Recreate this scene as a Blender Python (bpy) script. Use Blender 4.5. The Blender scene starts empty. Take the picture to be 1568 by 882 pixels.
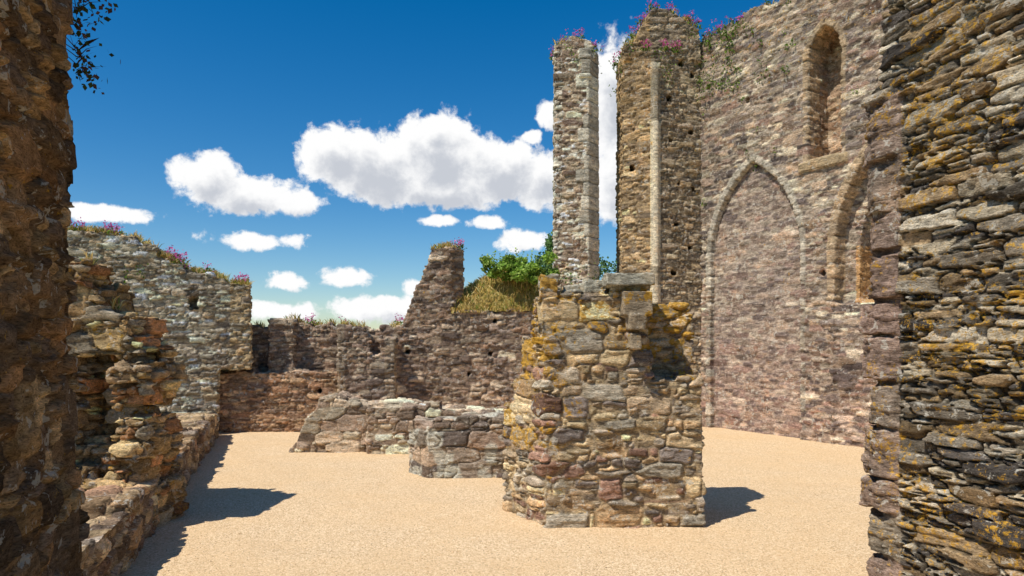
import bpy, bmesh, math, random
import numpy as np
random.seed(5); rng=np.random.default_rng(5)
C=bpy.context; D=bpy.data; scn=C.scene
scn.view_settings.view_transform='Standard'; scn.view_settings.look='None'; scn.view_settings.exposure=0
def lin(c):
    c=np.array(c,dtype=float)/255.0
    return np.where(c<=0.04045,c/12.92,((c+0.055)/1.055)**2.4)

# ------------------------------------------------------------------ noise
def hsh(i,j,k,s):
    a=i.astype(np.int64).astype(np.uint32); b=j.astype(np.int64).astype(np.uint32); c=k.astype(np.int64).astype(np.uint32)
    h=a*np.uint32(374761393)+b*np.uint32(668265263)+c*np.uint32(2246822519)+np.uint32((s*97471+1013)&0xffffffff)
    h^=h>>np.uint32(13); h*=np.uint32(1274126177); h^=h>>np.uint32(16); h*=np.uint32(2246822519); h^=h>>np.uint32(15)
    return h
def r01(h,k): 
    g=h*np.uint32(2654435761)+np.uint32((k*40503*65537)&0xffffffff); g^=g>>np.uint32(15); g*=np.uint32(2246822519); g^=g>>np.uint32(13)
    return (g&np.uint32(0xffff)).astype(np.float32)/65535.0
def vnoise(P,s):
    f=np.floor(P); t=P-f; t=t*t*(3-2*t); out=0
    for a in (0,1):
        for b in (0,1):
            for c in (0,1):
                h=r01(hsh(f[:,0]+a,f[:,1]+b,f[:,2]+c,s),1)
                w=(t[:,0] if a else 1-t[:,0])*(t[:,1] if b else 1-t[:,1])*(t[:,2] if c else 1-t[:,2])
                out=out+h*w
    return out
def fbm(P,s,o=3):
    v=0;a=.5;tot=0
    for k in range(o):
        v=v+a*vnoise(P*(2**k),s+k*11); tot+=a; a*=.5
    return v/tot
def voro(P,cell,seed,jit=(.75,.25,.55),wt=.42):
    n=len(P); F1=np.full(n,9,np.float32);F2=np.full(n,9,np.float32);ID=np.zeros(n,np.uint32)
    L=np.zeros((n,3),np.float32)
    z=(P[:,2]/cell[2]).astype(np.float32); kz=np.floor(z); y=(P[:,1]/cell[1]+.5).astype(np.float32); iy=np.floor(y)
    for dz in (-1,0,1):
        kk=kz+dz
        ro=r01(hsh(kk,kk*0,kk*0,seed+7),3)
        x=(P[:,0]/cell[0]).astype(np.float32)+ro*3; ix=np.floor(x)
        for dy in (-1,0,1):
            for dx in (-1,0,1):
                ii=ix+dx;jj=iy+dy
                h=hsh(ii,jj,kk,seed)
                a=(h&np.uint32(255)).astype(np.float32)/255-.5
                b=((h>>np.uint32(8))&np.uint32(255)).astype(np.float32)/255-.5
                c=((h>>np.uint32(16))&np.uint32(255)).astype(np.float32)/255-.5
                w=((h>>np.uint32(24))&np.uint32(255)).astype(np.float32)/255-.5
                px=ii+.5+a*jit[0]-x; py=jj+.5+b*jit[1]-y; pz=kk+.5+c*jit[2]-z
                d=np.sqrt(np.sqrt(np.sqrt(px**8+py**8+pz**8)))*.75+.25*np.sqrt(px*px+py*py+pz*pz)-w*wt
                m=d<F1
                F2=np.where(m,F1,np.minimum(F2,d)); F1=np.where(m,d,F1); ID=np.where(m,h,ID)
                L[m,0]=px[m];L[m,1]=py[m];L[m,2]=pz[m]
    return F1,F2,ID,L
def sst(a,b,x):
    t=np.clip((x-a)/(b-a),0,1); return t*t*(3-2*t)

# ------------------------------------------------------------------ materials
class NT:
    def __init__(s,nt): s.nt=nt
    def n(s,t,**k):
        x=s.nt.nodes.new(t)
        for a,b in k.items():
            if a.startswith('i_'):
                key=a[2:]; key=int(key) if key.isdigit() else key.replace('_',' ')
                s.set(x.inputs[key],b)
            else: setattr(x,a,b)
        return x
    def set(s,inp,v):
        if isinstance(v,bpy.types.NodeSocket): s.nt.links.new(v,inp)
        else: inp.default_value=v
    def math(s,op,a,b=0.0,c=0.0,clamp=False):
        x=s.nt.nodes.new('ShaderNodeMath'); x.operation=op; x.use_clamp=clamp
        s.set(x.inputs[0],a); s.set(x.inputs[1],b); s.set(x.inputs[2],c); return x.outputs[0]
    def mix(s,f,a,b,mode='MIX'):
        x=s.nt.nodes.new('ShaderNodeMix'); x.data_type='RGBA'; x.blend_type=mode
        s.set(x.inputs[0],f); s.set(x.inputs[6],a); s.set(x.inputs[7],b); return x.outputs[2]
    def mr(s,v,a,b,c=0.,d=1.,smooth=True):
        x=s.nt.nodes.new('ShaderNodeMapRange'); x.interpolation_type='SMOOTHSTEP' if smooth else 'LINEAR'
        s.set(x.inputs[0],v); s.set(x.inputs[1],a); s.set(x.inputs[2],b); s.set(x.inputs[3],c); s.set(x.inputs[4],d); return x.outputs[0]
    def noise(s,vec,sc,det=5,rough=.6,dist=0):
        x=s.nt.nodes.new('ShaderNodeTexNoise'); s.set(x.inputs['Vector'],vec)
        x.inputs['Scale'].default_value=sc; x.inputs['Detail'].default_value=det; x.inputs['Roughness'].default_value=rough; x.inputs['Distortion'].default_value=dist
        return x.outputs[0]
def newmat(name):
    m=D.materials.new(name); m.use_nodes=True; m.node_tree.nodes.clear(); return m,NT(m.node_tree)
def rgba(c): 
    l=lin(c); return (float(l[0]),float(l[1]),float(l[2]),1)

def stone_material(name,white=.35,bump=1.0,fine=1.0,licsc=13):
    m,t=newmat(name)
    out=t.n('ShaderNodeOutputMaterial'); b=t.n('ShaderNodeBsdfDiffuse')
    tc=t.n('ShaderNodeTexCoord').outputs['Object']
    mp=t.n('ShaderNodeMapping'); t.set(mp.inputs[0],tc); mp.inputs['Scale'].default_value=(1*fine,1*fine,2.8*fine); v=mp.outputs[0]
    col=t.n('ShaderNodeAttribute',attribute_name='Col').outputs['Color']
    lic=t.n('ShaderNodeAttribute',attribute_name='lic').outputs['Fac']
    n1=t.noise(v,9,5,.75); n2=t.noise(v,42,3,.7); n3=t.noise(tc,15,4,.7,.4)
    f=t.math('MULTIPLY',t.mr(n1,.3,.7,.42,1.58,False),t.mr(n2,.3,.72,.55,1.45,False))
    c=t.mix(1.0,col,t.n('ShaderNodeCombineXYZ',i_0=f,i_1=f,i_2=f).outputs[0],'MULTIPLY')
    n4=t.noise(tc,3.5,1,.5)
    c=t.mix(t.math('MULTIPLY',t.mr(n4,.5,.75),.35),c,t.mix(1.0,c,(1.2,.9,.62,1),'MULTIPLY'))
    wm=t.math('ADD',n3,t.math('MULTIPLY',n4,.3))
    wmask=t.math('MULTIPLY',t.mr(wm,.74,.78),white)
    c=t.mix(wmask,c,rgba((214,208,192)))
    c=t.mix(t.math('MULTIPLY',t.mr(n2,.42,.3),.6),c,rgba((40,34,28)))
    n6=t.noise(tc,licsc,5,.85,.2); lm=t.math('ADD',n6,t.math('MULTIPLY',lic,.42))
    lmask=t.math('MULTIPLY',t.mr(lm,.665,.71),.85)
    lc=t.mix(t.mr(n1,.35,.65),rgba((160,120,38)),rgba((230,178,66)))
    c=t.mix(lmask,c,lc)
    t.set(b.inputs['Color'],c); b.inputs['Roughness'].default_value=.6
    h=t.math('ADD',n1,t.math('MULTIPLY',n2,.4))
    bp=t.n('ShaderNodeBump',i_Strength=1.0*bump); bp.inputs['Distance'].default_value=.035; t.set(bp.inputs['Height'],h)
    t.set(b.inputs['Normal'],bp.outputs[0])
    t.nt.links.new(b.outputs[0],out.inputs[0]); return m
M_stone=stone_material('rubble_stone',white=.55)
M_near=stone_material('slaty_stone',white=.6,bump=.9,fine=1.6,licsc=24)
M_pill=stone_material('lichen_stone',white=.55,fine=1.3,licsc=17)
M_far=stone_material('weathered_stone',white=.55,fine=.8)

# ------------------------------------------------------------------ wall builder
def prism(poly,y0,y1): 
    n=len(poly); v=[(a,y0,b) for a,b in poly]+[(a,y1,b) for a,b in poly]
    f=[list(range(n)),list(range(2*n-1,n-1,-1))]+[[i,(i+1)%n,n+(i+1)%n,n+i] for i in range(n)]
    return v,f
def plan(poly,z0,z1,sc=1.0):
    n=len(poly); cx=sum(p[0] for p in poly)/n; cy=sum(p[1] for p in poly)/n
    v=[(a,b,z0) for a,b in poly]+[(cx+(a-cx)*sc,cy+(b-cy)*sc,z1) for a,b in poly]
    f=[list(range(n)),list(range(2*n-1,n-1,-1))]+[[i,(i+1)%n,n+(i+1)%n,n+i] for i in range(n)]
    return v,f
def box(x0,x1,y0,y1,z0,z1): return plan([(x0,y0),(x1,y0),(x1,y1),(x0,y1)],z0,z1)
def ngon(cx,cy,r,n=8,rot=0): return [(cx+r*math.cos(rot+2*math.pi*i/n),cy+r*math.sin(rot+2*math.pi*i/n)) for i in range(n)]
def to_obj(name,solids):
    bm=bmesh.new()
    for v,f in solids:
        vs=[bm.verts.new(p) for p in v]
        for q in f: bm.faces.new([vs[i] for i in q])
    bmesh.ops.recalc_face_normals(bm,faces=bm.faces)
    me=D.meshes.new(name); bm.to_mesh(me); bm.free()
    o=D.objects.new(name,me); C.collection.objects.link(o); return o
def rag(pts,step,amp,seed=0):
    r=random.Random(seed); out=[]
    for (x0,z0),(x1,z1) in zip(pts,pts[1:]):
        n=max(1,int(abs(x1-x0)/step))
        if n==1 and abs(x1-x0)<step*.5: out+= [(x0,z0),(x1,z1)]; continue
        xs=[x0]+[x0+(x1-x0)*(i+r.uniform(-.3,.3))/n for i in range(1,n)]+[x1]
        for i in range(n):
            f=((xs[i]+xs[i+1])/2-x0)/(x1-x0); z=z0+(z1-z0)*f+r.uniform(-amp,amp)
            out+= [(xs[i]+1e-3,z),(xs[i+1]-1e-3,z+r.uniform(-.3,.3)*amp)]
    return out
def gothic(s0,s1,zb,zs,n=12):
    w=s1-s0; p=[(s0,zb)]
    for i in range(n+1):
        a=math.pi-(math.pi/3)*i/n; p.append((s1+w*math.cos(a),zs+w*math.sin(a)))
    for i in range(1,n+1):
        a=math.pi/3-(math.pi/3)*i/n; p.append((s0+w*math.cos(a),zs+w*math.sin(a)))
    p.append((s1,zb)); return p
def archd(P,s0,s1,zs):
    x=P[:,0];z=P[:,2];w=s1-s0;mid=(s0+s1)/2
    left=x<mid
    cx=np.where(left,s1,s0); rr=np.hypot(x-cx,z-zs)
    up=z>zs
    d=np.where(up,rr-w,np.where(left,s0-x,x-s1))
    t=np.where(up,zs/.24+np.abs(np.arctan2(z-zs,np.abs(x-cx)))*w/.2,z/.24)
    return d,t
WALLS={}
def make(name,solids,cuts,vox,loc,ang,mat,cell,pal,mort,seed=1,amp=.035,rnd=.03,edge=.11,lic=None,ext=None,wob=.02,jit=(.8,.25,.45),mixm=.8,warp=.028,wt=.5,pbig=.35,fine=.5,step=.012,gain=1.22):
    o=to_obj(name,solids); tmp=[]
    if cuts:
        c=to_obj('cut',cuts); tmp.append(c)
        b=o.modifiers.new('b','BOOLEAN'); b.object=c; b.operation='DIFFERENCE'; b.solver='EXACT'; b.use_self=True
    r=o.modifiers.new('r','REMESH'); r.mode='VOXEL'; r.voxel_size=vox; r.adaptivity=0
    C.view_layer.update(); dg=C.evaluated_depsgraph_get()
    me=D.meshes.new_from_object(o.evaluated_get(dg)); o.modifiers.clear(); old=o.data; o.data=me; D.meshes.remove(old)
    for c in tmp: D.objects.remove(c)
    n=len(me.vertices); P=np.empty(n*3,np.float32); me.vertices.foreach_get('co',P); P=P.reshape(-1,3)
    N=np.empty(n*3,np.float32); me.vertex_normals.foreach_get('vector',N); N=N.reshape(-1,3)
    Pw=(P+warp*(np.stack([fbm(P*6,seed+31,2),fbm(P*6,seed+32,2),fbm(P*6,seed+33,2)*.6],1)-np.array([.5,.5,.3]))*2).astype(np.float32)
    F1,F2,ID,L=voro(Pw,cell,seed,jit,wt); e=F2-F1
    cell2=(cell[0]*fine*1.3,cell[1],cell[2]*fine)
    G1,G2,ID2,L2=voro(Pw,cell2,seed+500,jit,wt); e2=G2-G1
    big=r01(ID,7)<pbig
    e2s=e2*fine*1.1
    ID=np.where(big,ID,ID2); L=np.where(big[:,None],L,L2*.6); e=np.where(big,e,np.minimum(e2s,e))
    h=sst(.015,edge,e)
    r1=r01(ID,1);r2=r01(ID,2);r3=r01(ID,3);r4=r01(ID,4)
    rs=np.where(big,1.0,.75)
    disp=amp*(h-.7)+rnd*rs*(r1-.5)*2*h+ rnd*.7*h*(L[:,0]*(r2-.5)+L[:,2]*(r3-.5))*2
    disp+=wob*(fbm(P*1.1,seed+51,2)-.5)*2+ .006*(fbm(P*18,seed+61,2)-.5)*2
    disp+=step*(sst(.46,.52,fbm(P*np.array([4,4,18.]),seed+62,2))-.5)*h
    pal_l=np.array([lin(c) for c in pal])*gain; idx=(r4*len(pal)*.9999).astype(int)
    col=pal_l[idx]*(.55+.9*r2)[:,None]
    ml=lin(mort)*gain
    tint=fbm(P*.9,seed+71,3)
    col=col*(.75+.5*tint)[:,None]
    hc=sst(.0,edge*.7,e)[:,None]
    col=col*(1-(1-hc)*mixm)+ml*(1-hc)*mixm
    lc=np.zeros(n) if lic is None else lic(P,r3)
    if ext: col,disp,lc=ext(P,N,col,disp,lc,h,r3)
    P2=P+N*disp[:,None]
    me.vertices.foreach_set('co',P2.astype(np.float32).ravel())
    a=me.attributes.new('Col','FLOAT_COLOR','POINT'); cc=np.ones((n,4),np.float32); cc[:,:3]=np.clip(col,0.005,.8); a.data.foreach_set('color',cc.ravel())
    a=me.attributes.new('lic','FLOAT','POINT'); a.data.foreach_set('value',lc.astype(np.float32))
    me.polygons.foreach_set('use_smooth',np.ones(len(me.polygons),bool)); me.update()
    me.materials.clear(); me.materials.append(mat)
    o.location=(loc[0],loc[1],0); o.rotation_euler=(0,0,ang)
    ca,sa=math.cos(ang),math.sin(ang); W=P2.copy(); W[:,0]=loc[0]+ca*P2[:,0]-sa*P2[:,1]; W[:,1]=loc[1]+sa*P2[:,0]+ca*P2[:,1]
    WN=N.copy(); WN[:,0]=ca*N[:,0]-sa*N[:,1]; WN[:,1]=sa*N[:,0]+ca*N[:,1]
    WALLS[name]=(W,WN,P2); print(name,n); return o

GR=[(138,124,108),(154,140,122),(116,104,94),(132,114,98),(172,160,138),(94,84,78),(150,130,108)]
BR=[(150,124,94),(128,108,88),(166,142,110),(112,96,82),(134,106,84),(140,126,110),(176,152,118)]

# --- nave wall -----------------------------------------------------
top=rag([(-.25,7.4),(.5,7.5),(1.9,7.5),(2.3,7.75),(3.4,7.9),(5,7.8),(6.5,7.6)],.22,.07,3)
nv=[prism([(-.25,-.1)]+top+[(6.5,-.1)],0,.95), box(3.0,3.2,.1,.6,2.2,2.95), plan(ngon(3.08,.22,.16,8,.39),2.95,3.12,1.35),
    prism([(2.66,-.1),(2.66,2.3),(2.72,2.3),(2.72,-.1)],-.05,.1)]
cuts=[prism(gothic(.2,2.1,-.3,3.2),-.3,.09), prism(gothic(2.24,2.82,4.57,6.22),-.3,.55),
      prism(gothic(2.71,4.86,2.23,3.06),-.3,.26), prism(gothic(2.98,4.6,2.3,3.06),.2,.75)]
cuts+=[box(a,a+.09,-.2,.3,z,z+.1) for a,z in [(1.0,5.9),(2.45,2.7),(.1,6.4)]]
def ext_n(P,N,col,disp,lc,h,r):
    front=(P[:,1]<.3)
    d,t=archd(P,.2,2.1,3.2)
    inside=(d<0)&(P[:,1]>-.05)&(P[:,2]<4.95)
    pur=lin((148,130,120))*1.2
    col=np.where(inside[:,None],col*.7+pur*.3*(.75+.5*r)[:,None],col); disp=np.where(inside,disp*.7,disp)
    lowr=sst(2.6,0.3,P[:,2])[:,None]*.4; col=col*(1-lowr)+col*np.array([1.08,.9,.92])*lowr
    for (s0,s1,zs,wd,zmax,zb) in [(.2,2.1,3.2,.11,5.2,.0),(2.24,2.82,6.22,.09,6.95,4.5),(2.71,4.86,3.06,.13,5.3,2.3)]:
        d,t=archd(P,s0,s1,zs); ring=(d>-.02)&(d<wd)&front&(P[:,2]<zmax)&(P[:,2]>zb)&((P[:,2]>zs-.6)|(r>.5))
        fr=t-np.floor(t); blk=np.minimum(fr,1-fr)
        rb=r01(hsh(np.floor(t),np.floor(t)*0,np.floor(t)*0,5),2)
        base=lin((180,172,154))*1.25 if s0<1 else lin((180,156,122))*1.25
        c2=base[None,:]*(.5+.7*rb)[:,None]*np.where(blk<.07,.55,1)[:,None]
        c2=c2*.7+col*.3
        col=np.where(ring[:,None],c2,col); disp=np.where(ring,.004-.015*(blk<.07)+.018*rb+disp*.5,disp)
    wi=(P[:,0]>2.15)&(P[:,0]<2.95)&(P[:,2]>4.4)&(P[:,2]<7)&(P[:,1]>.05)
    col=np.where(wi[:,None],col*.9+lin((180,142,98))*.35,col)
    sill=(P[:,0]>2.1)&(P[:,0]<2.95)&(P[:,2]>4.42)&(P[:,2]<4.58)&(P[:,1]<.2)
    col=np.where(sill[:,None],lin((176,154,120)),col); disp=np.where(sill,.05,disp)
    cap=(P[:,0]>2.9)&(P[:,0]<3.3)&(P[:,2]>2.25)&(P[:,2]<3.15)&(P[:,1]>.02)&(P[:,1]<.6)
    col=np.where(cap[:,None],lin((196,156,108))*(.9+.3*r)[:,None],col)
    return col,disp,lc
make('nave_wall',nv,cuts,.022,(3.64,13.06),math.atan2(-.845,.534),M_far,(.26,.26,.10),GR+[(128,106,92)],(166,152,132),11,amp=.022,rnd=.017,lic=lambda P,r:.14*r+.12*sst(5,7,P[:,2]),ext=ext_n,pbig=.35,step=.01,gain=1.42,mixm=.65)

# --- tall piers ------------------------------------------------------
def quoin(P,col,disp,x0,x1,ymax,base,r,z0=0,z1=9):
    k=np.floor(P[:,2]/.26); lng=r01(hsh(k,k*0,k*0,9),1); rb=r01(hsh(k,k*0,k*0,9),2)
    q=(P[:,0]>x0+(lng*.5)*(x1-x0))&(P[:,0]<x1)&(P[:,1]<ymax)&(P[:,2]>z0)&(P[:,2]<z1)
    fr=P[:,2]/.26-k; ed=(fr<.07)
    col=np.where(q[:,None],base[None,:]*(.55+.65*rb)[:,None]*np.where(ed,.5,1)[:,None],col)
    disp=np.where(q,.015-.02*ed+disp*.25,disp); return col,disp
def ext_p1(P,N,col,disp,lc,h,r):
    col,disp=quoin(P,col,disp,.42,.93,.5,lin((220,210,188)),r)
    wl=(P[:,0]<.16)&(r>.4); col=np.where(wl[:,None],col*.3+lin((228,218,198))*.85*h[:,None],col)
    return col,disp,lc
p1=[plan([(0,.1),(.66,0),(.9,.3),(.82,.9),(.04,.9)],-.1,7.25,.95),prism([(.04,7.1),(.03,7.35),(.2,7.42),(.35,7.55),(.5,7.5),(.7,7.42),(.8,7.25),(.8,7.1)],.12,.8),
    plan([(.5,-.0),(.68,-.0),(.82,.3),(.5,.3)],6.7,7.1,1.15)]
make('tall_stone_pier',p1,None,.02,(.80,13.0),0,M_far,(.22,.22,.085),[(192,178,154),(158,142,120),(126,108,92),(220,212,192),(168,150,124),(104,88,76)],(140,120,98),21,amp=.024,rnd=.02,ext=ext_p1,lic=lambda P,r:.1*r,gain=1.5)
def ext_p2(P,N,col,disp,lc,h,r):
    sh=(np.hypot(P[:,0]-.58,P[:,1]+.31)<.12)&(P[:,2]>1.2)&(P[:,2]<6.9)
    k=np.floor(P[:,2]/.34); rb=r01(hsh(k,k*0,k*0,4),2)
    col=np.where(sh[:,None],col*.35+lin((224,212,184))[None,:]*.85*np.where(rb>.4,.95,.4)[:,None],col); disp=np.where(sh,0.0+.01*rb,disp)
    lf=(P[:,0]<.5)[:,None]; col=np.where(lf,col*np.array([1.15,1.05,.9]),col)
    return col,disp,lc
p2=[plan([(0,0),(.55,-.28),(1.5,0),(1.56,1.1),(.05,1.1)],-.1,7.15),
    prism([(.02,7.0),(.02,7.25),(.25,7.4),(.32,7.62),(.5,7.9),(.62,8.0),(.85,7.98),(1.05,7.85),(1.25,7.75),(1.45,7.55),(1.5,7.0)],-.1,.9),
    plan(ngon(.58,-.29,.05,8,.2),.5,6.4),plan(ngon(.58,-.28,.05,8,.2),6.3,6.75,2.2)]
p2c=[box(a,a+.1,-.5,.3,z,z+.11) for a,z in [(.8,6.2),(.82,5.4),(1.0,4.6),(.95,3.8),(1.05,6.9),(1.25,5.6),(1.3,4.5),(1.25,3.4),(.9,2.9),(1.28,6.7),(.12,4.9)]]
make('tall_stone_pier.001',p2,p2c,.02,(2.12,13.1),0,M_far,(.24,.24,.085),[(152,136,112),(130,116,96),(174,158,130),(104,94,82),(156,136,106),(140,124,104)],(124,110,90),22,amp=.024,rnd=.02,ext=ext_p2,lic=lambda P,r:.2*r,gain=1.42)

# --- back wall -----------------------------------------------------
up=rag([(.0,1.9),(.75,1.95),(.95,1.9),(1.0,2.08),(1.45,2.08),(1.5,1.95),(1.95,1.98),(2.1,1.9),(2.42,1.92)],.16,.05,8)
rt=rag([(2.4,1.86),(3.3,1.92),(3.42,1.95)],.2,.05,9)+[(3.46,2.1),(3.54,2.3),(3.6,2.46),(3.68,2.7),(3.76,2.78),(3.82,3.0),(3.9,3.12),(3.94,3.36),(4.3,3.42)]+[(4.3,2.25)]
rt2=rag([(4.25,2.2),(5.5,2.22),(6.3,2.4),(9.0,2.4)],.25,.05,10)
bw=[prism([(-.2,-.1)]+up+[(2.42,-.1)],.45,.95),
    prism(rag([(.02,1.1),(2.45,1.12)],.2,.03,2)+[(2.45,-.1),(.02,-.1)],0,.6),
    box(.98,1.45,.22,.6,1.0,2.05),box(.62,.8,.15,.6,1.0,1.5),
    prism(rag([(2.3,1.9),(2.75,1.92),(2.8,1.75),(3.3,1.7)],.2,.04,6)+[(3.32,-.1),(2.3,-.1)],-.3,.6),
    prism([(2.4,-.1)]+rt+[(4.3,-.1)],.12,.5),prism([(2.4,-.1),(2.4,1.8),(4.3,1.8),(4.3,-.1)],.3,.95),
    plan([(4.15,.12),(4.3,.12),(4.55,.35),(4.55,.5),(4.15,.5)],1.9,3.4),
    prism([(4.2,-.1)]+rt2+[(9.0,-.1)],.12,.95)]
bc=[box(a,a+w,-.6,.5,z,z+w) for a,z,w in [(5.08,2.0,.1),(5.0,1.38,.09),(3.45,1.42,.1),(5.85,1.9,.08),(4.6,1.0,.08),(1.9,.72,.08)]]
bc+=[box(2.86,3.04,-.5,-.05,1.4,2.1)]
def ext_b(P,N,col,disp,lc,h,r):
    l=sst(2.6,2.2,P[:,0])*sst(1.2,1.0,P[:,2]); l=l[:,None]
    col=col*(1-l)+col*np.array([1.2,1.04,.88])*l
    q=(P[:,0]>2.28)&(P[:,0]<3.35)&(P[:,1]<.1)&((P[:,0]<2.42)|(P[:,0]>3.12)); col=np.where(q[:,None],col*.5+lin((164,148,124))*.6,col)
    return col,disp,lc
make('back_wall',bw,bc,.022,(-5.4,12.1),math.atan2(.96,9.04),M_stone,(.26,.26,.09),[(146,126,106),(124,106,92),(158,140,118),(106,92,82),(138,114,94),(170,154,132),(126,112,100)],(118,100,82),31,amp=.028,rnd=.022,ext=ext_b,lic=lambda P,r:.1*r+.12*sst(1.8,2.2,P[:,2]),gain=1.52)

# --- left wall -----------------------------------------------------
lt=rag([(-2.5,3.35),(.36,3.43),(.92,3.43),(1.1,3.3),(1.41,3.14),(1.81,2.9),(2.3,2.76),(2.88,2.62)],.2,.05,12)
def ext_l(P,N,col,disp,lc,h,r):
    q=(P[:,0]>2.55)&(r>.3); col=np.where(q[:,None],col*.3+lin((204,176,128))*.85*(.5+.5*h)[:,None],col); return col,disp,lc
make('ruined_side_wall',[prism([(-2.5,-.1)]+lt+[(2.9,1.17),(2.36,1.15),(2.33,-.1)],0,.7)],[box(1.9,2.05,-.3,.3,2.2,2.4)],.022,(-7.3,11),math.atan2(.3473,.9377),M_stone,(.26,.26,.09),
     [(172,160,138),(148,136,116),(190,178,152),(122,110,94),(166,146,116),(200,190,168)],(126,110,88),41,amp=.03,rnd=.024,ext=ext_l,gain=1.55)

# --- low wall + stub -----------------------------------------------
la=math.atan2(.9473,-.3202)
lw=rag([(-.2,.5),(3,.42),(6,.44),(9.6,.45)],.28,.04,14)
make('low_stone_wall',[prism([(-.2,-.1)]+lw+[(9.6,-.1)],0,.6)],None,.014,(-1.967,2.6),la,M_stone,(.26,.26,.13),BR,(128,106,82),51,amp=.03,rnd=.028,pbig=.5,gain=1.45)
st=[prism([(-2.2,-.1),(-2.2,2.5),(-.9,2.4),(-.55,2.28),(-.5,2.12),(-.28,2.1),(-.24,1.88),(-.02,1.84),(.0,1.62),(.1,1.6),(.12,1.35),(.16,1.3),(.13,1.0),(.17,.75),(.1,.4),(.2,.35),(.2,-.1)],0,.62),
    prism([(-1.5,-.1),(-1.5,1.9),(-.75,1.85),(-.62,1.6),(-.5,1.3),(-.48,.8),(-.42,.6),(-.15,.5),(.1,.42),(.15,-.1)],-.28,.1),box(-.72,-.35,-.05,.4,2.1,2.3),
    box(-.1,.16,-.12,.3,1.28,1.4),box(-.12,.14,-.1,.3,.62,.74)]
make('ruined_wall_stub',st,[box(-.42,-.1,-.5,.34,.76,1.5),box(-.12,.3,-.2,.7,.98,1.08),box(.0,.3,-.2,.7,1.45,1.52)],.013,(-3.24,5.75),0,M_pill,(.26,.24,.13),[(174,146,104),(150,126,92),(132,112,86),(190,164,120),(162,120,84),(140,128,108)],(84,68,50),61,amp=.045,rnd=.045,lic=lambda P,r:.3*r,pbig=.5,gain=1.45)

# --- left jamb -----------------------------------------------------
jp=[(-3.2,-.1),(-3.2,3.6),(-.12,3.6),(-.1,3.2),(-.04,2.9),(-.06,2.6),(-.0,2.45),(.0,2.2),(-.04,2.1),(-.02,1.6),(.02,1.4),(.02,1.0),(.07,.8),(.09,.5),(.14,.3),(.17,-.1)]
make('doorway_jamb_wall',[prism(jp,0,1.0)],None,.010,(-1.66,2.6),la,M_near,(.22,.26,.14),[(160,128,88),(134,108,80),(106,88,70),(168,140,102),(146,112,78),(120,100,82)],(112,90,66),71,amp=.022,rnd=.016,lic=lambda P,r:.15*r,pbig=.3,step=.022,gain=1.15)

# --- near right wall -------------------------------------------------
rp=[(.03,-.1),(.03,.5),(-.01,.9),(-.02,1.5),(-.05,1.9),(-.07,2.3),(-.06,2.75),(-.02,2.95),(-.1,3.0),(-.11,3.15),(.0,3.2),(.02,3.4),(.06,3.6),(.1,3.8),(.12,4.5),(2.4,4.5),(2.4,-.1)]
q0=[]
rr=random.Random(3); z=0.1; QZ=[]
while z<3.0:
    hh=rr.uniform(.16,.34); q0.append(plan(ngon(.05+rr.uniform(-.03,.02),.12,rr.uniform(.17,.21),7,rr.random()),z+.02,z+hh-.02,.93)); QZ.append(z); z+=hh
QZ=np.array(QZ)
def ext_r(P,N,col,disp,lc,h,r):
    q=(P[:,0]<.18)&(P[:,2]<3.1)
    i=np.searchsorted(QZ,P[:,2]); rb=r01(hsh(i,i*0,i*0,3),1)
    k=fbm(P*np.array([3,3,5.]),77,2); k2=fbm(P*np.array([9,9,14.]),78,3)
    c1=(lin((146,122,108))*1.2*rb[:,None]+lin((144,132,114))*(1-rb)[:,None])
    col=np.where(q[:,None],c1*(.35+1.2*k2)[:,None],col); disp=np.where(q,disp*.3+.05*(k2-.5),disp); lc=np.where(q,lc-.06,lc)
    return col,disp,lc
make('slate_rubble_wall',[prism(rp,0,.8)]+q0,None,.009,(2.25,4.2),math.atan2(-.969,.248),M_near,(.32,.3,.07),
     [(132,122,106),(106,98,86),(154,142,120),(86,80,74),(140,120,92),(176,166,146)],(50,42,33),81,amp=.034,rnd=.022,edge=.12,mixm=.9,warp=.022,pbig=.35,fine=.52,lic=lambda P,r:.5*(fbm(P*3.0,5,3)-.5)+.24+.2*(r-.5),ext=ext_r,gain=1.3)

# --- front pillar -----------------------------------------------------
fp=[plan([(.286,5.87),(1.66,5.88),(1.68,6.7),(.0,6.7),(-.08,6.48)],-.1,1.05,.985),
    plan([(.28,5.88),(1.63,5.88),(1.64,6.7),(.04,6.7),(.02,6.42)],.9,1.3),
    plan([(.27,5.885),(1.2,5.88),(1.2,6.7),(.1,6.7),(.1,6.3)],1.2,1.66),
    plan([(.255,5.89),(1.18,5.885),(1.18,6.6),(.2,6.6),(.23,6.1)],1.55,2.03),
    plan([(1.1,6.2),(1.62,6.16),(1.6,6.65),(1.1,6.65)],1.0,1.86),box(1.28,1.6,6.2,6.5,1.8,1.95),
    box(.245,.40,5.87,6.2,1.98,2.2),plan([(.44,5.93),(.6,5.9),(.62,6.3),(.45,6.3)],2.0,2.12,.85),plan([(.62,5.9),(.8,5.92),(.78,6.3),(.64,6.25)],2.0,2.16,.8),plan([(.5,6.2),(.9,6.15),(.9,6.5),(.5,6.5)],2.0,2.14,.8),
    plan([(.8,5.74),(1.2,5.74),(1.2,6.15),(.8,6.15)],2.1,2.2),box(.86,1.17,5.86,6.3,1.95,2.12),plan([(.93,5.67),(1.17,5.67),(1.17,6.0),(.93,6.0)],1.84,2.04),plan([(.98,5.67),(1.11,5.67),(1.11,5.95),(.98,5.95)],1.72,1.85,1.15),box(.99,1.08,5.69,5.95,1.56,1.69)]
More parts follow.
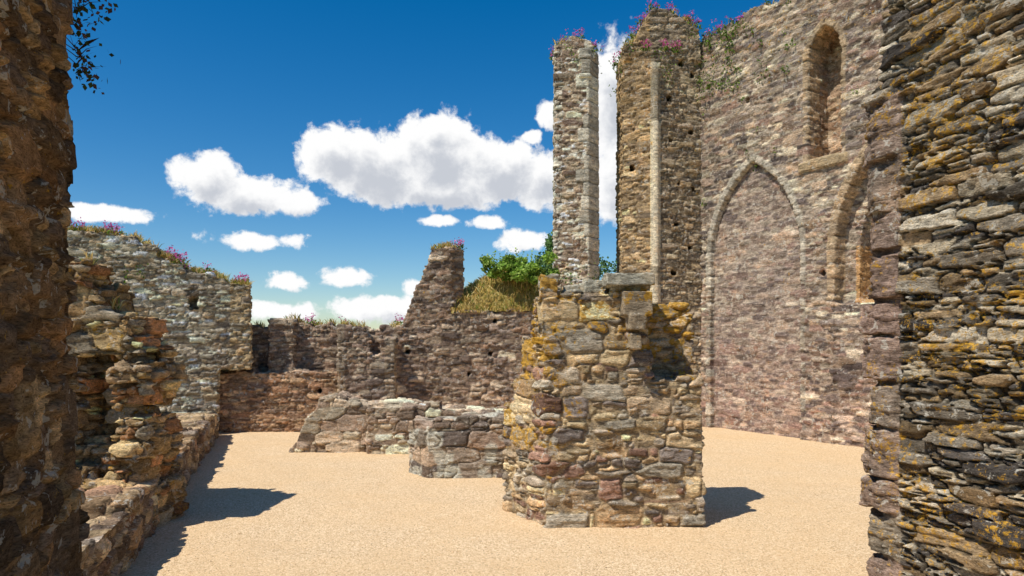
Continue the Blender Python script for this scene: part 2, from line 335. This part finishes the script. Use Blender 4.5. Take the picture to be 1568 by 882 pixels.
def ext_f(P,N,col,disp,lc,h,r):
    cp=(P[:,0]>.78)&(P[:,0]<1.22)&(P[:,1]<5.85)&(P[:,2]>1.5)
    k2=fbm(P*14,78,3)
    col=np.where(cp[:,None],lin((160,144,120))*1.2*(.5+.8*k2)[:,None],col); disp=np.where(cp,.02*(k2-.5),disp); lc=np.where(cp,lc-.1,lc)
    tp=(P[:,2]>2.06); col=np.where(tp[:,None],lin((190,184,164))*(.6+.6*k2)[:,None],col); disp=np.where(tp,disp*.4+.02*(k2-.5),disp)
    return col,disp,lc
def lic_f(P,r):
    l=.27*sst(.75,.3,P[:,0])*sst(.3,.9,P[:,2])+.19*sst(1.2,1.8,P[:,2])+.18*((P[:,0]>1.1)&(P[:,2]>1.3))
    return l*(.45+.9*r)+.16*(r>.6)
make('ruined_stone_pillar',fp,None,.0105,(0,0),0,M_pill,(.30,.26,.14),[(170,150,118),(148,130,106),(132,120,104),(186,166,130),(134,106,90),(156,146,128),(112,102,94),(160,136,104)],(144,126,98),91,amp=.026,rnd=.018,ext=ext_f,lic=lic_f,mixm=.75,pbig=.45,fine=.42,gain=1.42)

# --- small wall pieces -----------------------------------------------
wt_=rag([(-1.27,.68),(-.95,.72),(-.3,.76),(.7,.7)],.22,.03,4)
def ext_s(P,N,col,disp,lc,h,r):
    k=fbm(P*4,15,3); q=sst(.54,.6,k)[:,None]*.75; col=col*(1-q)+lin((206,202,184))*q; return col,disp,lc
make('low_wall_remnant',[plan([(-.99,8.04),(.7,8.04),(.7,8.65),(-1.15,8.65),(-1.27,8.4)],-.1,.66),prism([(-.99,.5)]+[p for p in wt_ if p[0]>-.98]+[(.7,.5)],8.06,8.6),box(-1.2,-.95,8.2,8.6,.5,.69)],None,.013,(0,0),0,M_pill,(.36,.26,.19),GR,(120,106,88),101,amp=.024,rnd=.018,edge=.08,jit=(.6,.2,.4),warp=.015,ext=ext_s,pbig=.5,fine=.45,gain=1.5)
b1=[(-3.28,-.1),(-3.22,.05),(-3.1,.3),(-3.02,.45),(-2.98,.55),(-2.86,.65),(-2.82,.8),(-2.6,.84),(-2.4,.76),(-2.1,.7),(-2.05,.74),(-1.6,.76),(-1.1,.66),(-.1,.6),(0,-.1)]
make('low_wall_remnant.001',[prism(b1,9.95,10.6),box(-2.08,-1.42,9.8,10.4,-.1,.7),box(-1.25,-1.05,9.95,10.15,.6,.76)],None,.015,(0,0),0,M_stone,(.36,.26,.17),[(180,166,142),(160,144,122),(142,124,106),(196,182,156),(138,120,102)],(130,112,90),111,amp=.028,rnd=.024,edge=.08,jit=(.6,.2,.4),warp=.015,pbig=.45,fine=.45,gain=1.55)

# ------------------------------------------------------------------ ground
def sheet(name,poly,z,mat):
    me=D.meshes.new(name); me.from_pydata([(a,b,z) for a,b in poly],[],[list(range(len(poly)))]); o=D.objects.new(name,me); C.collection.objects.link(o); me.materials.append(mat); return o
def turf(name,c0,c1,c2):
    m,t=newmat(name); out=t.n('ShaderNodeOutputMaterial'); b=t.n('ShaderNodeBsdfDiffuse'); tc=t.n('ShaderNodeTexCoord').outputs['Object']
    n1=t.noise(tc,.9,5,.6); n2=t.noise(tc,30,4,.7)
    c=t.mix(n1,rgba(c0),rgba(c1)); c=t.mix(t.math('MULTIPLY',n2,.6),c,rgba(c2)); t.set(b.inputs['Color'],c)
    bp=t.n('ShaderNodeBump'); bp.inputs['Distance'].default_value=.05; t.set(bp.inputs['Height'],n2); t.set(b.inputs['Normal'],bp.outputs[0]); t.nt.links.new(b.outputs[0],out.inputs[0]); return m
mg=turf('meadow_grass',(70,92,36),(128,124,58),(50,66,24)); mdry=turf('dry_turf',(140,136,70),(206,176,108),(130,112,60))
sheet('ground',[(-900,-900),(900,-900),(900,900),(-900,900)],-.004,mg)
mv,t=newmat('gravel'); out=t.n('ShaderNodeOutputMaterial'); b=t.n('ShaderNodeBsdfDiffuse'); tc=t.n('ShaderNodeTexCoord').outputs['Object']
vo=t.n('ShaderNodeTexVoronoi',i_Scale=110.0); t.set(vo.inputs['Vector'],tc); 
n1=t.noise(tc,.8,5,.65); n3=t.noise(tc,34,5,.8)
sep=t.n('ShaderNodeSeparateColor'); t.set(sep.inputs[0],vo.outputs['Color'])
c=t.mix(t.mr(sep.outputs[0],0,1,0,1,False),rgba((190,158,116)),rgba((246,220,182)))
c=t.mix(t.math('MULTIPLY',t.mr(n1,.35,.65),.45),c,rgba((222,188,142)))
c=t.mix(t.math('MULTIPLY',t.mr(n3,.5,.7),.45),c,rgba((172,138,98)))
c=t.mix(t.math('MULTIPLY',t.mr(sep.outputs[1],.96,.98),.6),c,rgba((106,86,66)))
t.set(b.inputs['Color'],c)
h=t.math('ADD',t.math('MULTIPLY',vo.outputs['Distance'],-.5),t.math('MULTIPLY',n3,.9))
bp=t.n('ShaderNodeBump',i_Strength=.75); bp.inputs['Distance'].default_value=.012; t.set(bp.inputs['Height'],h); t.set(b.inputs['Normal'],bp.outputs[0]); t.nt.links.new(b.outputs[0],out.inputs[0])
nx,ny=310,360; gx=np.linspace(-6.5,9,nx); gy=np.linspace(-4,13.6,ny); X,Y=np.meshgrid(gx,gy)
P=np.stack([X.ravel(),Y.ravel(),0*X.ravel()],1); Z=.004+.02*fbm(P*.9,5,3)+.02*fbm(P*4,6,3)
P[:,2]=Z; idx=np.arange(nx*ny).reshape(ny,nx); F=np.stack([idx[:-1,:-1].ravel(),idx[:-1,1:].ravel(),idx[1:,1:].ravel(),idx[1:,:-1].ravel()],1)
me=D.meshes.new('gravel_floor'); me.from_pydata(P.tolist(),[],F.tolist()); me.materials.append(mv); me.polygons.foreach_set('use_smooth',np.ones(len(F),bool)); o=D.objects.new('gravel_floor',me); C.collection.objects.link(o)
pv=[];pf=[]
OC=np.array([(1,0,0),(-1,0,0),(0,1,0),(0,-1,0),(0,0,1),(0,0,-1)],float); OF=[(0,2,4),(2,1,4),(1,3,4),(3,0,4),(2,0,5),(1,2,5),(3,1,5),(0,3,5)]
K=5000; py=4.2+8*rng.random(K)**1.6; px=rng.uniform(-.62,.62,K)*py
pz=.004+.02*fbm(np.stack([px,py,px*0],1)*.9,5,3)+.02*fbm(np.stack([px,py,px*0],1)*4,6,3)
for i in range(K):
    s=rng.uniform(.003,.007); a=rng.random()*6.28; R=np.array([[math.cos(a),-math.sin(a),0],[math.sin(a),math.cos(a),0],[0,0,1]])
    v=(OC*rng.uniform(.7,1.3,(6,1))*np.array([s*1.3,s,s*.7]))@R.T+np.array([px[i],py[i],pz[i]+.002]); n0=len(pv); pv+=v.tolist(); pf+=[[n0+q for q in f] for f in OF]
me=D.meshes.new('loose_pebbles'); me.from_pydata(pv,[],pf); me.materials.append(mv); C.collection.objects.link(D.objects.new('loose_pebbles',me))

# ------------------------------------------------------------------ plants
ml_,t=newmat('foliage'); out=t.n('ShaderNodeOutputMaterial'); b=t.n('ShaderNodeBsdfDiffuse'); col=t.n('ShaderNodeAttribute',attribute_name='Col').outputs['Color']
t.set(b.inputs['Color'],col)
tr=t.n('ShaderNodeBsdfTranslucent'); t.set(tr.inputs[0],col); mx=t.n('ShaderNodeMixShader'); mx.inputs[0].default_value=.4
t.nt.links.new(b.outputs[0],mx.inputs[1]); t.nt.links.new(tr.outputs[0],mx.inputs[2]); t.nt.links.new(mx.outputs[0],out.inputs[0])
class Veg:
    def __init__(s): s.v=[];s.f=[];s.c=[]
    def tri(s,pts,c):
        n=len(s.v); s.v+=pts; s.f.append(list(range(n,n+len(pts)))); s.c+=[c]*len(pts)
    def leaf(s,p,size,c,up=.3):
        a=rng.normal(size=3); a[2]+=up; a/=np.linalg.norm(a); b=np.cross(a,rng.normal(size=3)); b/=np.linalg.norm(b)
        L=size*rng.uniform(.6,1.3); w=L*.38
        p=np.array(p); s.tri([tuple(p-a*L*.5),tuple(p+b*w),tuple(p+a*L*.5),tuple(p-b*w)],c)
    def blade(s,p,h,c,w=.006,lean=.35):
        d=rng.normal(size=3)*lean; d[2]=1; d/=np.linalg.norm(d); b=np.cross(d,rng.normal(size=3)); b/=np.linalg.norm(b)
        p=np.array(p); q=p+d*h*.6; e=q+(d+np.array([d[0],d[1],-.5])*.8)*h*.4
        s.tri([tuple(p-b*w),tuple(p+b*w),tuple(q+b*w*.7),tuple(e),tuple(q-b*w*.7)],c)
    def obj(s,name):
        me=D.meshes.new(name); me.from_pydata(s.v,[],s.f); a=me.attributes.new('Col','FLOAT_COLOR','POINT')
        cc=np.ones((len(s.v),4),np.float32); cc[:,:3]=np.clip(np.array(s.c),0,.85); a.data.foreach_set('color',cc.ravel()); me.materials.append(ml_)
        o=D.objects.new(name,me); C.collection.objects.link(o); return o
def pick(cols): 
    return lin(cols[rng.integers(len(cols))])*rng.uniform(.7,1.25)
GREEN=[(94,122,46),(114,142,58),(70,98,38),(130,150,68)]
DRY=[(228,196,126),(208,174,102),(238,212,150),(184,158,92),(156,152,78)]
PINK=[(216,100,160),(200,80,150),(228,130,180)]
def tops(name,cond,n,nz=.45):
    W,N,P=WALLS[name]; m=np.where((N[:,2]>nz)&cond(P,W))[0]
    return W[rng.choice(m,n)] if len(m) else np.zeros((0,3))
def clumped(name,cond,k,per,r):
    out=[np.zeros((0,3))]; cs=tops(name,cond,k); W,N,P=WALLS[name]; m=np.where((N[:,2]>.3)&cond(P,W))[0]; S=W[m]
    for c in cs:
        d=np.linalg.norm(S-c,axis=1); q=np.where(d<r*rng.uniform(.5,1.2))[0]
        if len(q): out.append(S[rng.choice(q,per)])
    return np.concatenate(out)
W0=(-5.4,12.1); 
nxm,nym=70,50; mx_=np.linspace(4.3,7.3,nxm); my_=np.linspace(.10,2.2,nym); A,B=np.meshgrid(mx_,my_)
hz=2.17+.74*np.exp(-((A-5.5)/1.0)**2)*sst(.0,.62,B)*sst(2.2,1.5,B)+.1*(fbm(np.stack([A.ravel()*4,B.ravel()*4,A.ravel()*0],1),3,3).reshape(A.shape)-.5)
hz+=.10*sst(.15,.3,B)
ca,sa=math.cos(math.atan2(.96,9.04)),math.sin(math.atan2(.96,9.04))
MW=np.stack([W0[0]+ca*A-sa*B,W0[1]+sa*A+ca*B,hz],2).reshape(-1,3)
idm=np.arange(nxm*nym).reshape(nym,nxm); Fm=np.stack([idm[:-1,:-1].ravel(),idm[:-1,1:].ravel(),idm[1:,1:].ravel(),idm[1:,:-1].ravel()],1)
mm=D.meshes.new('grass_mound'); mm.from_pydata(MW.tolist(),[],Fm.tolist()); mm.materials.append(mdry); o=D.objects.new('grass_mound',mm); C.collection.objects.link(o)
gr=Veg()
for nm,cond,k,per,r in [('back_wall',lambda P,W:(P[:,2]>1.7)&(P[:,0]<3.5),14,60,.18),('back_wall',lambda P,W:(P[:,2]>2.1)&(P[:,0]>4.7),40,110,.3),('back_wall',lambda P,W:(P[:,2]>3.2),8,50,.15),
    ('ruined_side_wall',lambda P,W:P[:,2]>2.3,55,80,.2),('nave_wall',lambda P,W:P[:,2]>7,45,70,.25),('tall_stone_pier',lambda P,W:P[:,2]>7,8,60,.2),('tall_stone_pier.001',lambda P,W:P[:,2]>7,24,70,.2),
    ('ruined_wall_stub',lambda P,W:P[:,2]>1.9,4,20,.1),('ruined_stone_pillar',lambda P,W:P[:,2]>1.95,4,14,.08)]:
    for p in clumped(nm,cond,k,per,r): gr.blade(p,rng.uniform(.05,.17)*(.5 if nm=='ruined_stone_pillar' else 1),pick(DRY if rng.random()<.85 else GREEN),.006 if nm!='ruined_stone_pillar' else .003)
for i in range(16000):
    p=MW[rng.integers(len(MW))]+rng.normal(size=3)*np.array([.04,.04,0]); gr.blade(p,rng.uniform(.06,.17),pick(DRY if rng.random()<.88 else GREEN),.008)
gr.obj('dry_grass')
fl=Veg()
for nm,cond,k in [('ruined_side_wall',lambda P,W:(P[:,2]>2.6),30),('tall_stone_pier.001',lambda P,W:P[:,2]>7.1,28),('tall_stone_pier',lambda P,W:P[:,2]>7.1,9),('nave_wall',lambda P,W:(P[:,2]>7)&(P[:,0]<.8),14),('back_wall',lambda P,W:(P[:,2]>1.8)&(P[:,0]<3.5),3),('back_wall',lambda P,W:(P[:,2]>3.2),2)]:
    for p in tops(nm,cond,k):
        for i in range(9):
            q=p+rng.normal(size=3)*np.array([.06,.06,0]); hh=rng.uniform(.06,.2); fl.blade(q,hh*.7,pick(GREEN),.006,.2)
            for j in range(4): fl.leaf(q+np.array([0,0,hh*rng.uniform(.1,.6)])+rng.normal(size=3)*.03,.05,pick(GREEN))
            for j in range(7): fl.leaf(q+np.array([0,0,hh])+rng.normal(size=3)*.024,.032,pick(PINK))
fl.obj('valerian_flowers')
iv=Veg(); 
for nm,cond,k,rad,per in [('nave_wall',lambda P,W:(P[:,2]>6.2)&(P[:,0]<.9)&(P[:,1]<.1),42,.13,22),('nave_wall',lambda P,W:(P[:,2]>6.0)&(P[:,0]<2.1)&(P[:,1]<.1),34,.09,14),('nave_wall',lambda P,W:(P[:,2]>4)&(P[:,0]<3.4)&(P[:,1]<.1),10,.08,12),
    ('tall_stone_pier.001',lambda P,W:(P[:,2]>6.6),26,.13,24),('tall_stone_pier',lambda P,W:(P[:,2]>7),5,.1,20),('back_wall',lambda P,W:(P[:,2]>2.1)&(P[:,0]>5.4)&(P[:,1]<.3),4,.12,24),
    ('tall_stone_pier',lambda P,W:(P[:,2]<3.0)&(P[:,2]>2.2)&(P[:,1]<.3),14,.16,30),('ruined_side_wall',lambda P,W:P[:,2]>2.5,12,.1,20)]:
    W,N,P=WALLS[nm]; m=np.where(cond(P,W)&(N[:,1]<.3))[0]
    for c in m[rng.integers(len(m),size=k)]:
        for j in range(per): iv.leaf(W[c]+N[c]*.03+rng.normal(size=3)*rad*np.array([.5,.25,.6]),.04,pick(GREEN))
iv.obj('wall_creeper')
def blob(v,c,r,n,size,cols,shell=.5,clumps=9):
    cs=[np.array(c)+rng.normal(size=3)*np.array(r)*.55 for _ in range(clumps)]; br=[rng.uniform(.65,1.25) for _ in cs]; sz=[rng.uniform(.5,1.15) for _ in cs]
    for i in range(n):
        k=rng.integers(clumps); d=rng.normal(size=3); d/=np.linalg.norm(d); rad=rng.uniform(shell,1)**.6*.55*sz[k]
        v.leaf(cs[k]+d*np.array(r)*rad*rng.uniform(.7,1.2),size,pick(cols)*br[k])
sh=Veg(); SHC=[(134,166,68),(156,184,82),(106,138,56),(174,196,106)]
blob(sh,(-.10,12.9,3.06),(.36,.28,.2),3400,.06,SHC,clumps=16)
blob(sh,(.34,12.75,2.92),(.32,.25,.26),2600,.055,SHC,clumps=12)
for i in range(60):
    p=np.array([rng.uniform(-.5,.5),12.8+rng.normal()*.1,3.05+rng.random()*.1]); d=np.array([rng.normal()*.08,0,rng.uniform(.1,.26)])
    for k in range(6): sh.leaf(p+d*k/5,.045,pick(SHC))
sh.obj('wall_top_shrub')
def skin_tree(name,base,limbs,crown,cols,size,clumps):
    e=D.objects.new(name,None); C.collection.objects.link(e); e.location=base
    bm=bmesh.new()
    for (a,b_,r0,r1) in limbs:
        a=np.array(a,float);b_=np.array(b_,float); d=b_-a; d/=np.linalg.norm(d); u=np.cross(d,[.3,1,.2]); u/=np.linalg.norm(u); w=np.cross(d,u); R=[]
        for p,r in((a,r0),((a+b_)/2+u*.03,(r0+r1)/2),(b_,r1)): R.append([bm.verts.new(p+(u*math.cos(q)+w*math.sin(q))*r) for q in np.linspace(0,2*math.pi,9)[:-1]])
        for A_,B_ in zip(R,R[1:]):
            for i in range(8): bm.faces.new([A_[i],A_[(i+1)%8],B_[(i+1)%8],B_[i]])
    me=D.meshes.new('trunk'); bm.to_mesh(me); bm.free(); m,t=newmat('bark'); o_=t.n('ShaderNodeOutputMaterial'); b=t.n('ShaderNodeBsdfDiffuse'); nn=t.noise(t.n('ShaderNodeTexCoord').outputs['Object'],12,6,.7)
    t.set(b.inputs['Color'],t.mix(nn,rgba((60,48,36)),rgba((120,104,84)))); t.nt.links.new(b.outputs[0],o_.inputs[0]); me.materials.append(m)
    tk=D.objects.new('trunk',me); C.collection.objects.link(tk); tk.parent=e
    v=Veg()
    for c,r,k in crown: blob(v,c,r,k,size,cols,clumps=clumps)
    cr=v.obj('crown'); cr.parent=e
skin_tree('background_tree',(1.35,17.5,0),[((0,0,0),(0,0,1.8),.16,.11),((0,0,1.6),(-.45,0,3.5),.09,.03),((0,0,1.7),(.7,.1,3.0),.09,.03),((0,0,1.7),(0,.3,3.6),.08,.03)],
    [((-.45,0,3.65),(.5,.6,.62),4500),((.2,0,3.2),(.6,.6,.6),3000),((1.0,0,3.0),(.7,.6,.6),3500)],[(94,124,72),(114,146,84),(76,102,62),(130,158,94)],.08,10)
hb=Veg()
for i in range(26):
    p=np.array([-1.66,2.6,2.62+.3*rng.random()]); 
    d=np.array([rng.uniform(.02,.13),rng.uniform(-.02,.08),rng.uniform(-.12,.12)])
    for k in range(7):
        hb.leaf(p+d*k/6+rng.normal(size=3)*.006,.022,pick([(60,70,40),(94,70,60),(70,84,44)]))
    hb.blade(p,.1,pick([(80,60,40)]),.002,1.0)
hb.obj('jamb_top_plant')
o=to_obj('grassy_bank',[plan([(-2.95,3.9),(-5.35,11.2),(-5.3,11.9),(-9,10.8),(-9,3.9)],-.05,.34,.99)]); o.data.materials.append(mdry)
bg=Veg()
for i in range(9000):
    y=rng.uniform(5,11.5); x0=-1.088-.338*y-.6; x=x0-rng.uniform(0,2.6)
    bg.blade((x,y,.33),rng.uniform(.03,.12),pick([(150,146,70),(170,156,84),(196,170,98),(106,122,50)]),.006)
bg.obj('bank_grass')

# ------------------------------------------------------------------ light & sky
SUNEL=math.radians(55); dx,dy=.75,.66
sd=D.lights.new('sun','SUN'); sd.energy=5.0; sd.angle=math.radians(.5); sd.color=(1,.95,.87)
so=D.objects.new('sun',sd); C.collection.objects.link(so)
from mathutils import Vector
dirv=Vector((dx*math.cos(SUNEL),dy*math.cos(SUNEL),-math.sin(SUNEL))); so.rotation_euler=dirv.to_track_quat('-Z','Y').to_euler(); so.location=(-10,-8,20)
w=D.worlds.new('World'); scn.world=w; w.use_nodes=True; w.node_tree.nodes.clear(); t=NT(w.node_tree)
g=D.node_groups.new('cloud_density','ShaderNodeTree'); g.interface.new_socket('Vector',in_out='INPUT',socket_type='NodeSocketVector'); g.interface.new_socket('Value',in_out='OUTPUT',socket_type='NodeSocketFloat')
q=NT(g); gi=q.n('NodeGroupInput'); go=q.n('NodeGroupOutput'); acc=None
CL=[(-14.6,15.0,3.0,2.5),(-11.2,14.2,4.6,3.3),(-6.2,15.4,4.2,3.6),(-1.4,14.2,4.8,2.9),(3.2,13.6,4,2.6),(-6.6,17.4,2.2,1.5),(-6,12.8,9,1.8),
(-24.0,12.6,2.6,2.0),(-21.8,11.6,4.4,1.7),(-18.6,11.2,3.4,1.1),(-20.6,8.1,3.4,.7),(-6,10.2,1.8,.5),(-2,10.1,2.0,.6),(-13.7,5.4,2.3,.9),(-18.4,5.0,1.8,.8),(.9,8.6,2.4,1.0),
(-10.5,2.9,4.8,1.2),(-18.5,2.6,3.2,.8),(-7.4,4.7,2.0,.8),(8.8,19.4,3.2,5),(8.8,12.8,2.6,3.2),(3.3,18.6,1.4,1.2),(1.7,16.9,.9,.6),(-30.5,9.3,3.2,.7),(40,18,12,4),(-60,15,14,4),(110,18,20,6),(-130,18,20,6)]
for (a,e,ra,re) in CL:
    s_=q.n('ShaderNodeVectorMath',operation='MULTIPLY_ADD'); q.set(s_.inputs[0],gi.outputs[0]); s_.inputs[1].default_value=(1/ra,1/re,0); s_.inputs[2].default_value=(-a/ra,-e/re,0)
    l_=q.n('ShaderNodeVectorMath',operation='LENGTH'); q.set(l_.inputs[0],s_.outputs[0])
    k_=min(1.0,.4+re*.25)
    v_=q.math('MULTIPLY_ADD',l_.outputs['Value'],-k_,k_)
    acc=v_ if acc is None else q.math('SMOOTH_MAX',acc,v_,.08)
ns=q.noise(gi.outputs[0],.5,8,.62,.15)
acc=q.math('ADD',acc,q.math('MULTIPLY',q.math('SUBTRACT',ns,.49),1.35))
q.set(go.inputs[0],acc)
tc=t.n('ShaderNodeTexCoord').outputs['Generated']; sp=t.n('ShaderNodeSeparateXYZ'); t.set(sp.inputs[0],tc)
az=t.math('MULTIPLY',t.math('ARCTAN2',sp.outputs[0],sp.outputs[1]),57.2958); el=t.math('MULTIPLY',t.math('ARCSINE',sp.outputs[2]),57.2958)
cv=t.n('ShaderNodeCombineXYZ',i_0=az,i_1=el).outputs[0]
g1=t.n('ShaderNodeGroup',node_tree=g); t.set(g1.inputs[0],cv)
off=t.n('ShaderNodeVectorMath',operation='ADD'); t.set(off.inputs[0],cv); off.inputs[1].default_value=(-.5,1.1,0)
g2=t.n('ShaderNodeGroup',node_tree=g); t.set(g2.inputs[0],off.outputs[0])
alpha=t.math('MULTIPLY',t.mr(g1.outputs[0],-.05,.22),t.mr(el,-1,2))
shade=t.mr(g2.outputs[0],.15,.85,0,1)
cc=t.mix(shade,(1.0,1.0,1.0,1),(.58,.61,.67,1))
sky=t.n('ShaderNodeTexSky',sky_type='NISHITA',sun_disc=False); sky.sun_elevation=SUNEL; sky.sun_rotation=math.atan2(-dx,-dy); sky.air_density=1.0; sky.dust_density=.3; sky.ozone_density=3
hs=t.n('ShaderNodeHueSaturation'); hs.inputs['Saturation'].default_value=1.46; hs.inputs['Value'].default_value=1.0; t.set(hs.inputs['Color'],sky.outputs[0])
b1_=t.n('ShaderNodeBackground'); t.set(b1_.inputs[0],hs.outputs[0]); b1_.inputs[1].default_value=.116
b2_=t.n('ShaderNodeBackground'); t.set(b2_.inputs[0],cc); b2_.inputs[1].default_value=1.0
mx=t.n('ShaderNodeMixShader'); t.set(mx.inputs[0],alpha); t.nt.links.new(b1_.outputs[0],mx.inputs[1]); t.nt.links.new(b2_.outputs[0],mx.inputs[2])
wo=t.n('ShaderNodeOutputWorld'); t.nt.links.new(mx.outputs[0],wo.inputs[0])

cam=D.cameras.new('camera'); co=D.objects.new('camera',cam); C.collection.objects.link(co); co.location=(0,0,1.6); co.rotation_euler=(math.radians(90),0,0)
cam.lens=24; cam.sensor_width=36; cam.shift_y=.0548; cam.clip_start=.05; cam.clip_end=3000; scn.camera=co
